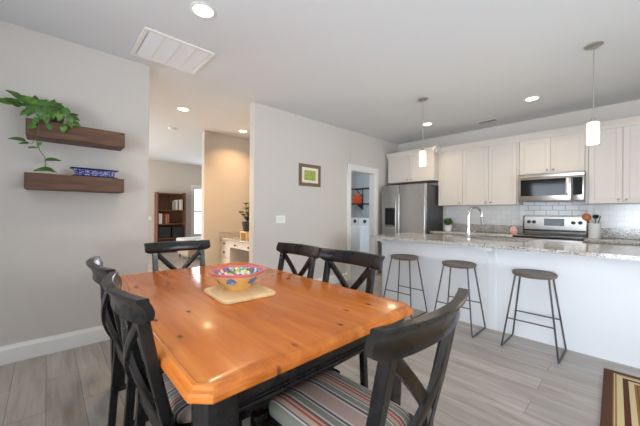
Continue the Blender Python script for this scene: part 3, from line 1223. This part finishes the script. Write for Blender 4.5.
def leafmat(name, c0, c1, c2, sc=14):
    m = mat(name, c1, .35)
    t = NT(m)
    n = t.noise(t.coord(), sc, 3)
    t.base(t.ramp(n, [(.3, c0), (.5, c1), (.7, c2)]))
    return m


M_leaf = leafmat('pothos_leaf_green', srgb(34, 66, 22), srgb(66, 108, 34), srgb(116, 156, 64))
M_stem = mat('plant_stem', srgb(96, 104, 56), .6)
PX, PY, PZ = -3.31, .045, 1.9455
t = Thing('potted_pothos', 'trailing green pothos plant on the upper shelf', 'plant', (PX, PY, PZ))
t.part('pot', MB().lathe([(0, PZ), (.045, PZ), (.05, PZ + .004), (.06, PZ + .075), (.063, PZ + .08), (.058, PZ + .085), (.054, PZ + .07), (0, PZ + .068)], 28, PX, PY), mat('dark_clay_pot', srgb(70, 52, 44), .6))
lf, sm = MB(), MB()
crown_pt = Vector((PX, PY, PZ + .08))
# leaves: (y, z, length, angle in the wall plane, distance from the wall)
LV = [(-.22, 2.055, .10, 172, .20), (-.165, 2.075, .10, 150, .16), (-.12, 2.12, .11, 160, .13), (-.16, 2.125, .10, 150, .2), (-.09, 2.05, .10, 200, .23),
      (-.05, 2.10, .10, 120, .17), (-.035, 2.05, .10, 235, .25), (.0, 2.115, .10, 60, .12), (.03, 2.10, .11, 20, .2), (.035, 2.05, .09, 290, .25),
      (.075, 2.11, .10, 30, .16), (.10, 2.09, .09, 350, .22), (.055, 2.01, .09, 280, .25), (-.07, 2.0, .09, 250, .25), (-.015, 2.0, .10, 268, .26),
      (.115, 2.05, .09, 335, .22), (.145, 2.045, .08, 300, .24), (-.10, 1.985, .08, 220, .24), (.10, 1.99, .07, 260, .25), (.19, 2.045, .075, 20, .2),
      (.20, 2.015, .07, 340, .22), (.165, 1.985, .08, 280, .24), (.205, 1.965, .085, 330, .23), (.165, 1.945, .07, 300, .25), (.005, 2.06, .10, 255, .26),
      (-.045, 2.135, .09, 95, .1), (.06, 2.135, .09, 80, .1), (-.09, 2.09, .11, 185, .22), (.02, 1.96, .08, 275, .26), (-.04, 1.93, .07, 245, .25),
      (.125, 1.905, .075, 262, .245), (.04, 1.90, .06, 285, .25), (-.065, 1.885, .07, 215, .25), (-.03, 2.075, .11, 200, .24), (.085, 2.065, .10, 310, .24)]
for y, z, L, ang, dx in LV:
    y -= .03
    z -= .01
    a = rad(ang)
    p = Vector((XA + dx, y, z))
    d = Vector((random.uniform(-.1, .4), math.cos(a), math.sin(a))).normalized()
    nr = Vector((.75, random.uniform(-.35, .35), random.uniform(.25, .8)))
    base = p - d * L / 2
    leaf(lf, base, p + d * L / 2, nr, L * .68)
    m1 = (crown_pt + base) / 2 + Vector((.02, 0, .035))
    if base.z < PZ + .02:
        m1 = Vector((-3.185, (PY + base.y) / 2, PZ + .03))
    sm.tube([crown_pt + Vector((random.uniform(-.03, .03), random.uniform(-.03, .03), -.01)), m1, base + d * .008], .002, 5)
vine = [(PX + .03, PY - .01, PZ + .08), (-3.19, -.005, 1.985), (-3.175, -.05, 1.93), (-3.178, -.055, 1.85), (-3.18, -.065, 1.78), (-3.18, -.045, 1.70), (-3.18, -.015, 1.65), (-3.18, -.01, 1.58), (-3.175, -.015, 1.56)]
sm.tube(vine, .003, 6)
sm.tube([(-3.18, -.062, 1.80), (-3.17, -.09, 1.74), (-3.165, -.11, 1.75), (-3.165, -.14, 1.765)], .002, 5)
for y, z, L, ang in [(-.17, 1.765, .10, 178), (-.035, 1.715, .065, 10), (-.09, 1.74, .06, 190), (.08, 1.635, .10, 5), (.04, 1.56, .09, 10), (-.0, 1.545, .08, 190), (.07, 1.545, .07, 350), (-.005, 1.745, .05, 240)]:
    a = rad(ang)
    y -= .045 if y > -.1 else 0
    p = Vector((-3.172, y, z))
    d = Vector((.25, math.cos(a), math.sin(a))).normalized()
    leaf(lf, p - d * L / 2, p + d * L / 2, (.6, .1, .8), L * .6)
t.part('foliage', lf, M_leaf, ang=80)
t.part('vine_stems', sm, M_stem)


def dish_mat():
    m = mat('blue_white_pattern', (.05, .05, .3), .25)
    t = NT(m)
    v = t.coord((1, 1, 1))
    n = t.noise(v, 70, 3, .7, 1.5)
    c = t.ramp(n, [(.50, srgb(34, 30, 100)), (.54, srgb(60, 60, 150)), (.58, srgb(190, 195, 220))], 'LINEAR')
    t.base(c)
    return m


M_dish = dish_mat()
M_navy = mat('navy_glaze', srgb(28, 26, 70), .25)
DYC, DZ0 = .31, 1.5245
t = Thing('serving_dish', 'long narrow blue and white patterned dish on the lower shelf', 'dish', (-3.28, DYC, DZ0))


def rect_ring(hx, hy, z):
    return [Vector((-3.285 + u * hx, DYC + v * hy, z)) for u, v in ((1, 1), (-1, 1), (-1, -1), (1, -1))]


b = MB().loops([rect_ring(.06, .135, DZ0 + .012), rect_ring(.066, .145, DZ0 + .06), rect_ring(.060, .139, DZ0 + .06), rect_ring(.054, .128, DZ0 + .02)])
t.part('body', b, M_dish)
t.part('rim', MB().loops([rect_ring(.066, .146, DZ0 + .060), rect_ring(.074, .172, DZ0 + .070), rect_ring(.072, .170, DZ0 + .073), rect_ring(.059, .138, DZ0 + .064)], closed=True), M_navy, label='navy flared rim')
t.part('foot', MB().loops([rect_ring(.066, .162, DZ0), rect_ring(.066, .164, DZ0 + .004), rect_ring(.058, .134, DZ0 + .012)]), M_navy)

# ------------------------------------------------------------------ picture and switches
t = Thing('framed_picture', 'small brown-framed green landscape print on the wall beside the doorway', 'picture', (XP, 3.066, 1.65))
py0, py1, pz0, pz1 = 2.842, 3.293, 1.648, 1.993
b = MB()
fw = .052
for q in ((py0, py1, pz0, pz0 + fw), (py0, py1, pz1 - fw, pz1), (py0, py0 + fw, pz0 + fw, pz1 - fw), (py1 - fw, py1, pz0 + fw, pz1 - fw)):
    b.box(XP + .001, XP + .024, *q, .004, 1)
t.part('frame', b, wood('brown_frame_wood', srgb(96, 74, 54), srgb(120, 96, 72), srgb(140, 116, 90), .5))
t.part('mat_board', MB().box(XP + .001, XP + .012, py0 + fw, py1 - fw, pz0 + fw, pz1 - fw), mat('cream_mat', srgb(232, 224, 200), .8))


def print_mat():
    m = mat('green_garden_print', (.3, .4, .1), .7)
    t = NT(m)
    n = t.noise(t.coord((1, 1, 1.4)), 17, 5, .7)
    t.base(t.ramp(n, [(.3, srgb(110, 140, 110)), (.45, srgb(140, 165, 80)), (.55, srgb(186, 186, 88)), (.65, srgb(150, 150, 120)), (.75, srgb(176, 140, 120))]))
    return m


t.part('print', MB().box(XP + .001, XP + .0135, py0 + .105, py1 - .105, pz0 + .095, pz1 - .095), print_mat())


def switch(label, x, y, z, n, group='wall switch plates'):
    t = Thing('light_switch', label, 'light switch', (x, y, z), group)
    w = .035 + .046 * (n - 1)
    t.part('plate', MB().box(x + .0005, x + .006, y - w - .002, y + w + .002, z - .057, z + .057, .002, 1), M_whiteplastic)
    for i in range(n):
        yc = y + (i - (n - 1) / 2) * .046
        t.part('rocker', MB().box(x + .006, x + .010, yc - .016, yc + .016, z - .033, z + .033, .002, 1), M_white)


switch('white double light switch plate on the wall left of the framed picture', XP, 2.51, 1.125, 2)
switch('white light switch on the far living room wall beside the bookcase', LXW, 2.18, 1.02, 2)

# ------------------------------------------------------------------ counter items
M_crock = mat('white_crock_glaze', srgb(236, 235, 232), .25)
KX, KY, KZ = -.352, 5.36, .9155
SPA = rad(0)
t = Thing('utensil_crock', 'white cylindrical utensil crock on the counter right of the range', 'crock', (KX, KY, KZ))
t.part('pot', MB().lathe([(0, KZ), (.06, KZ), (.064, KZ + .006), (.064, KZ + .185), (.067, KZ + .19), (.066, KZ + .2), (.060, KZ + .2), (.058, KZ + .19), (.056, KZ + .012), (0, KZ + .01)], 32, KX, KY), M_crock)
t = Thing('wooden_spoon', 'orange-brown wooden spoon leaning left in the white crock', 'spoon', (KX, KY, KZ + .013))
p0, p1 = Vector((KX + .02, KY + .005, KZ + .016)), Vector((KX - .062, KY + .0, KZ + .235))
t.part('handle', MB().tube([p0, p1], .006, 8), M_spoon)
d = (p1 - p0).normalized()
Mx = Matrix.Translation(p1 + d * .045) @ d.to_track_quat('Z', 'X').to_matrix().to_4x4() @ Matrix.Rotation(SPA, 4, 'Z')
t.part('spoon_head', MB().lathe([(0, -.055), (.03, -.042), (.046, -.012), (.047, .016), (.032, .043), (0, .055)], 20, sy=.35, M=Mx), M_spoon)
t = Thing('ladle', 'black ladle standing upright in the white crock', 'ladle', (KX, KY, KZ + .013))
p0, p1 = Vector((KX + .0, KY + .03, KZ + .016)), Vector((KX + .012, KY + .042, KZ + .265))
t.part('handle', MB().tube([p0, p1], .005, 8), M_dark)
t.part('ladle_bowl', MB().lathe([(0, -.024), (.019, -.022), (.030, -.010), (.034, .009), (.032, .009), (.028, -.007), (.015, -.017), (0, -.02)], 20, M=Matrix.Translation(p1 + Vector((.0, -.022, .022))) @ Matrix.Rotation(rad(35), 4, 'X')), M_dark)
t = Thing('spatula', 'dark grey spatula leaning right in the white crock', 'spatula', (KX, KY, KZ + .013))
p0, p1 = Vector((KX - .005, KY - .028, KZ + .016)), Vector((KX + .045, KY - .034, KZ + .228))
d = (p1 - p0).normalized()
t.part('handle', MB().tube([p0, p1], .005, 8), M_dark)
q = d.to_track_quat('Z', 'X').to_matrix().to_4x4()
b = MB()
for sx in (-.021, -.007, .007, .021):
    b.box(sx - .004, sx + .004, -.002, .002, .012, .062)
b.box(-.026, .026, -.002, .002, 0, .014); b.box(-.026, .026, -.002, .002, .058, .07)
Mx = Matrix.Translation(p1) @ q @ Matrix.Rotation(rad(90), 4, 'Z')
bmesh.ops.transform(b.bm, matrix=Mx, verts=b.bm.verts)
t.part('blade', b, mat('grey_nylon', (.12, .12, .12), .4))

GX, GY = -2.29, 5.32
t = Thing('potted_plant', 'small leafy plant in a white pot on the back counter by the refrigerator', 'plant', (GX, GY, KZ))
t.part('pot', MB().lathe([(0, KZ), (.05, KZ), (.055, KZ + .004), (.068, KZ + .10), (.07, KZ + .105), (.064, KZ + .105), (.06, KZ + .09), (0, KZ + .088)], 26, GX, GY), M_crock)
b = MB()
for k in range(110):
    a, el = random.uniform(0, 2 * PI), random.uniform(.15, 1.4)
    d = Vector((math.cos(a) * math.cos(el), math.sin(a) * math.cos(el), math.sin(el)))
    p = Vector((GX, GY, KZ + .10)) + d * random.uniform(.015, .10)
    leaf(b, p, p + (d + Vector((0, 0, .2))).normalized() * .06, (-d.x * .3, -d.y * .3, 1), .03)
t.part('foliage', b, leafmat('small_plant_green', srgb(40, 76, 34), srgb(66, 108, 48), srgb(100, 140, 70), 40), ang=80)
QX, QY = -1.265, 5.30
t = Thing('canister', 'small round pink canister on the back counter beside the range', 'canister', (QX, QY, KZ))
t.part('body', MB().lathe([(0, KZ), (.035, KZ), (.045, KZ + .01), (.052, KZ + .05), (.048, KZ + .085), (.036, KZ + .1), (0, KZ + .1)], 26, QX, QY), mat('pink_ceramic', srgb(232, 176, 172), .4))
t.part('lid', MB().lathe([(0, KZ + .1005), (.038, KZ + .1005), (.036, KZ + .112), (.012, KZ + .118), (.012, KZ + .128), (0, KZ + .132)], 22, QX, QY), mat('pale_pink_lid', srgb(236, 206, 200), .4))

# ------------------------------------------------------------------ desk nook
DYF, DXL, DXR, DT = 2.445, NX + .001, XP - T - .002, .735
t = Thing('built_in_desk', 'white built-in desk with drawers in the warm-lit nook', 'desk', (-4.55, 2.75, 0))
b = MB()
b.box(DXL + .002, DXL + .40, DYF + .02, 3.045, .08, DT - .031)
b.box(DXL + .002, DXL + .40, DYF + .08, 3.045, 0, .08)
b.box(DXL + .40, DXR - .40, 3.02, 3.045, 0, DT - .031)
b.box(DXL + .40, DXR - .40, DYF + .02, 3.02, DT - .155, DT - .031)
b.box(DXR - .40, DXR - .002, DYF + .02, 3.045, 0, DT - .031)
t.part('body', b, M_cab)
M_pull = mat('bronze_pull', (.10, .07, .05), .4, metal=.8)


def ddrawer(x0, x1, z0, z1):
    d = t.part('drawer', MB().box(x0 + .003, x1 - .003, DYF, DYF + .02, z0, z1, .002, 1), M_cab)
    t.part('pull', knob_y((x0 + x1) / 2, DYF, (z0 + z1) / 2, 1.3), M_pull, d)


zs = [(DT - .155, DT - .036), (DT - .36, DT - .162), (.09, DT - .367)]
for z0, z1 in zs:
    ddrawer(DXL + .004, DXL + .40, z0, z1)
    ddrawer(DXR - .40, DXR - .004, z0, z1)
ddrawer(DXL + .40, DXL + .40 + .46, DT - .155, DT - .036)
ddrawer(DXL + .86, DXR - .40, DT - .155, DT - .036)
t = Thing('desk_countertop', 'granite desktop with side splash in the nook', 'countertop', (-4.55, 2.75, DT - .03))
t.part('slab', MB().box(DXL + .001, DXR, DYF - .025, 3.048, DT - .03, DT, .004, 1), M_granite)
b = MB().box(DXL + .001, DXL + .021, DYF - .02, 3.027, DT + .0005, DT + .11, .003, 1)
t.part('splash', b, M_granite)
t.part('splash', MB().box(DXL + .022, DXR, 3.028, 3.048, DT + .0005, DT + .11, .003, 1), M_granite)
SX, SY = -4.72, 2.64
t = Thing('plant_stand', 'small wooden stand under the dark pot in the nook', 'plant stand', (SX, SY, DT))
t.part('top', MB().box(SX - .11, SX + .11, SY - .10, SY + .10, DT + .125, DT + .145, .004, 1), M_board)
for sx in (-1, 1):
    t.part('side', MB().box(SX + sx * .10 - .01, SX + sx * .10 + .01, SY - .095, SY + .095, DT + .0005, DT + .125, .003, 1), M_board)
z0 = DT + .1455
t = Thing('potted_nook_plant', 'leafy plant in a dark pot on the desk nook stand', 'plant', (SX, SY, z0))
t.part('pot', MB().lathe([(0, z0), (.075, z0), (.08, z0 + .005), (.105, z0 + .15), (.112, z0 + .155), (.112, z0 + .175), (.10, z0 + .175), (.095, z0 + .15), (0, z0 + .148)], 28, SX, SY), mat('charcoal_pot', (.03, .028, .027), .5))
lf, sm = MB(), MB()
for k in range(11):
    a = 2 * PI * k / 11 + random.uniform(-.2, .2)
    out = random.uniform(.03, .15)
    h = random.uniform(.16, .36)
    P = [Vector((SX + math.cos(a) * out * u ** 1.5, SY + math.sin(a) * out * u ** 1.5, z0 + .145 + h * u)) for u in (0, .25, .5, .75, 1)]
    sm.tube(P, .004, 6)
    for i in range(1, 5):
        for s in (-1, 1):
            p = P[i]
            d = Vector((math.cos(a + s * 1.2), math.sin(a + s * 1.2), .5)).normalized()
            leaf(lf, p, p + d * .085, (0, 0, 1), .046)
t.part('foliage', lf, leafmat('nook_plant_green', srgb(40, 58, 30), srgb(66, 84, 42), srgb(96, 110, 60), 30), ang=80)
t.part('stems', sm, M_stem)

# ------------------------------------------------------------------ living room
t = Thing('bookcase', 'tall dark brown bookcase against the far living room wall', 'bookcase', (LXW + .15, 2.72, 0))
ky0, ky1, kz1 = 2.335, 3.135, 1.80
kx0, kx1 = LXW + .02, LXW + .32
for yy in (ky0, ky1 - .03):
    t.part('side_panel', MB().box(kx0, kx1, yy, yy + .03, 0, kz1, .002, 1), M_bookwood)
t.part('back_panel', MB().box(kx0, kx0 + .01, ky0 + .03, ky1 - .03, .08, kz1 - .03), M_bookwood)
SHZ = [.08, .43, .86, 1.275, 1.77]
for z in SHZ:
    t.part('shelf', MB().box(kx0 + .01, kx1 - .005, ky0 + .03, ky1 - .03, z - .025, z, .002, 1), M_bookwood)
t.part('plinth', MB().box(kx0 + .02, kx1 - .02, ky0 + .03, ky1 - .03, 0, .055), M_bookwood)


def book(y0, w, z, h, color, label, dep=.19, group='books in the living room bookcase', tilt=0):
    bx = kx0 + .03 + .24
    t = Thing('book', label, 'book', (bx - dep / 2, y0 + w / 2, z), group)
    m = mat('book_cover', srgb(*color), .6)
    b = MB()
    b.box(bx - .004, bx, y0, y0 + w, z + .0005, z + h)
    b.box(bx - dep, bx - .004, y0, y0 + .003, z + .0005, z + h)
    b.box(bx - dep, bx - .004, y0 + w - .003, y0 + w, z + .0005, z + h)
    t.part('cover', b, m)
    t.part('pages', MB().box(bx - dep + .006, bx - .004, y0 + .003, y0 + w - .003, z + .005, z + h - .006), M_whiteplastic)
    if tilt:
        t.o.rotation_euler = (tilt, 0, 0)


mz = SHZ[2]
book(2.385, .045, mz, .31, (226, 222, 216), 'white book at the left end of the middle bookcase shelf')
book(2.435, .04, mz, .30, (206, 200, 196), 'grey-white book second from left on the middle bookcase shelf')
book(2.50, .05, mz, .27, (96, 56, 40), 'dark brown book between white and orange books, middle shelf')
book(2.565, .05, mz, .29, (166, 104, 72), 'tan-orange book left of its twin on the middle bookcase shelf')
book(2.62, .05, mz, .28, (150, 92, 64), 'rust-orange book at the right of the middle shelf books')
tz = SHZ[3]
book(2.80, .045, tz, .27, (150, 146, 142), 'grey book leftmost on the top bookcase shelf', tilt=0)
book(2.855, .045, tz, .30, (214, 210, 204), 'white book second from left on the top bookcase shelf')
book(2.905, .04, tz, .29, (120, 116, 116), 'dark grey book third from left on the top shelf')
book(2.95, .05, tz, .31, (220, 218, 212), 'tall white book fourth from left on the top shelf')
book(3.005, .045, tz, .32, (190, 186, 180), 'pale grey book rightmost on the top bookcase shelf')
M_basket = mat('black_woven', (.018, .018, .02), .7)
for yc, lb in ((2.545, 'black fabric bin at the left of the lower bookcase shelf'), (2.92, 'black fabric bin at the right of the lower bookcase shelf')):
    t = Thing('storage_bin', lb, 'bin', (kx1 - .16, yc, SHZ[1]), 'black bins in the bookcase')
    b = MB()
    x0, x1, y0, y1, z0, z1 = kx0 + .02, kx1 - .02, yc - .17, yc + .17, SHZ[1] + .0005, SHZ[1] + .33
    b.box(x0, x1, y0, y1, z0, z0 + .01)
    b.box(x0, x0 + .01, y0, y1, z0, z1, .002, 1); b.box(x1 - .01, x1, y0, y1, z0, z1, .002, 1)
    b.box(x0, x1, y0, y0 + .01, z0, z1, .002, 1); b.box(x0, x1, y1 - .01, y1, z0, z1, .002, 1)
    t.part('box', b, M_basket)
    t.part('handle', MB().tube([(x1, yc - .05, z1 - .08), (x1 + .012, yc - .04, z1 - .085), (x1 + .012, yc + .04, z1 - .085), (x1, yc + .05, z1 - .08)], .006, 8), M_dark)

t = Thing('ottoman', 'beige upholstered bench with a pale grey padded top in the living room', 'ottoman', (-7.9, 3.0, 0))
ox0, ox1, oy0, oy1 = -8.35, -7.5, 2.52, 3.80
t.part('base', MB().box(ox0 + .03, ox1 - .03, oy0 + .03, oy1 - .03, .10, .42, .03, 3), mat('beige_upholstery', srgb(176, 160, 140), .9))
t.part('cushion', MB().box(ox0, ox1, oy0, oy1, .42, .53, .04, 4), mat('pale_grey_upholstery', srgb(206, 206, 208), .9))
for lx in (ox0 + .08, ox1 - .08):
    for ly in (oy0 + .08, oy1 - .08):
        t.part('leg', MB().lathe([(.018, 0), (.026, .105)], 14, lx, ly), M_bookwood)

# ------------------------------------------------------------------ laundry room
def washer(x0, x1, label, knob_x, dryer):
    y0, y1 = 5.66, 6.36
    t = Thing('dryer' if dryer else 'washing_machine', label, 'dryer' if dryer else 'washing machine', ((x0 + x1) / 2, 6.0, 0))
    t.part('body', MB().box(x0, x1, y0, y1, .02, .90, .012, 3), M_white)
    b = MB().prism([(6.20, .9), (6.235, 1.09), (6.27, 1.10), (6.36, 1.10), (6.36, .9)], 'x', x0 + .004, x1 - .004)
    cp = t.part('control_panel', b, M_white)
    Mx = Matrix.Translation((knob_x, 6.213, 1.0)) @ Matrix.Rotation(rad(80), 4, 'X')
    t.part('dial', MB().lathe([(0, 0), (.05, 0), (.048, .012), (.03, .018), (.026, .03), (0, .032)], 22, M=Mx), mat('dark_dial', (.05, .05, .06), .4), cp)
    if dryer:
        d = t.part('door', MB().box(x0 + .08, x1 - .08, y0 - .012, y0 + .003, .30, .78, .008), M_white)
        t.part('handle', MB().box(x0 + .10, x0 + .13, y0 - .022, y0 - .01, .48, .60, .004), M_white, d)
    else:
        t.part('lid', MB().box(x0 + .06, x1 - .06, y0 + .04, 6.19, .899, .915, .008), M_white)
    for fx_ in (x0 + .06, x1 - .06):
        for fy_ in (y0 + .06, y1 - .06):
            t.part('foot', MB().lathe([(.025, 0), (.025, .025)], 10, fx_, fy_), M_dark)


washer(-5.395, -5.125, 'white top-loading washing machine on the left in the laundry room', -5.235, False)
washer(-5.11, -4.60, 'white dryer on the right in the laundry room', -4.895, True)
t = Thing('wall_shelf', 'dark two-tier wire shelf on the laundry room wall', 'shelf', (-4.9, 6.4, 1.5))
M_wire = mat('dark_wire', (.03, .03, .03), .5)
sx0, sx1 = -5.40, -4.55
for z in (1.88, 1.47):
    b = MB()
    b.box(sx0, sx1, 6.10, 6.115, z - .02, z + .012)
    b.box(sx0, sx1, 6.385, 6.398, z - .005, z + .01)
    for k in range(26):
        x = sx0 + (k + .5) * (sx1 - sx0) / 26
        b.box(x - .003, x + .003, 6.115, 6.385, z, z + .006)
    t.part('wire_deck', b, M_wire)
for x in (-5.12, -4.68):
    b = MB()
    b.prism([(6.399, 1.93), (6.388, 1.93), (6.388, 1.49), (6.15, 1.462), (6.15, 1.448), (6.388, 1.32), (6.399, 1.32)], 'x', x - .012, x + .012)
    b.prism([(6.392, 1.65), (6.12, 1.855), (6.12, 1.87), (6.392, 1.67)], 'x', x - .008, x + .008)
    t.part('bracket', b, M_wire)
M_red = mat('red_orange_fabric', srgb(214, 84, 48), .7)
t = Thing('tote_bag', 'red-orange bag standing on the laundry room shelf', 'bag', (-5.17, 6.23, 1.483))
b = MB()
rings = []
for hx, hy, z in ((.11, .07, 1.4835), (.12, .08, 1.50), (.125, .085, 1.60), (.11, .07, 1.68), (.08, .04, 1.72)):
    rings.append([Vector((-5.17 + x, 6.23 + y, z)) for x, y in rrect(-hx, hx, -hy, hy, min(hx, hy) * .6, 4)])
t.part('bag_body', MB().loops(rings), M_red)
t.part('handle', MB().tube(arc(lambda u: (-5.17 + .05 * math.cos(PI * u), 6.23, 1.71 + .08 * math.sin(PI * u)), 10), .007, 7), M_red)

# ------------------------------------------------------------------ rug
RX0, RX1, RY0, RY1 = -.150, 1.45, .9, 3.25
b = MB().box(RX0, RX1, RY0, RY1, .0005, .011, .004, 2)
rug = single('rug', b, rug_mat(RX0, RX1, RY0, RY1), 'brown and cream banded area rug on the floor at lower right', 'rug', ((RX0 + RX1) / 2, (RY0 + RY1) / 2, 0))

rug.rotation_euler = (0, 0, rad(1.7))
_c = Matrix.Rotation(rad(1.7), 3, 'Z') @ Vector((-(RX1 - RX0) / 2, (RY1 - RY0) / 2, 0))
rug.location = (-.150 - _c.x, 3.25 - _c.y, 0)
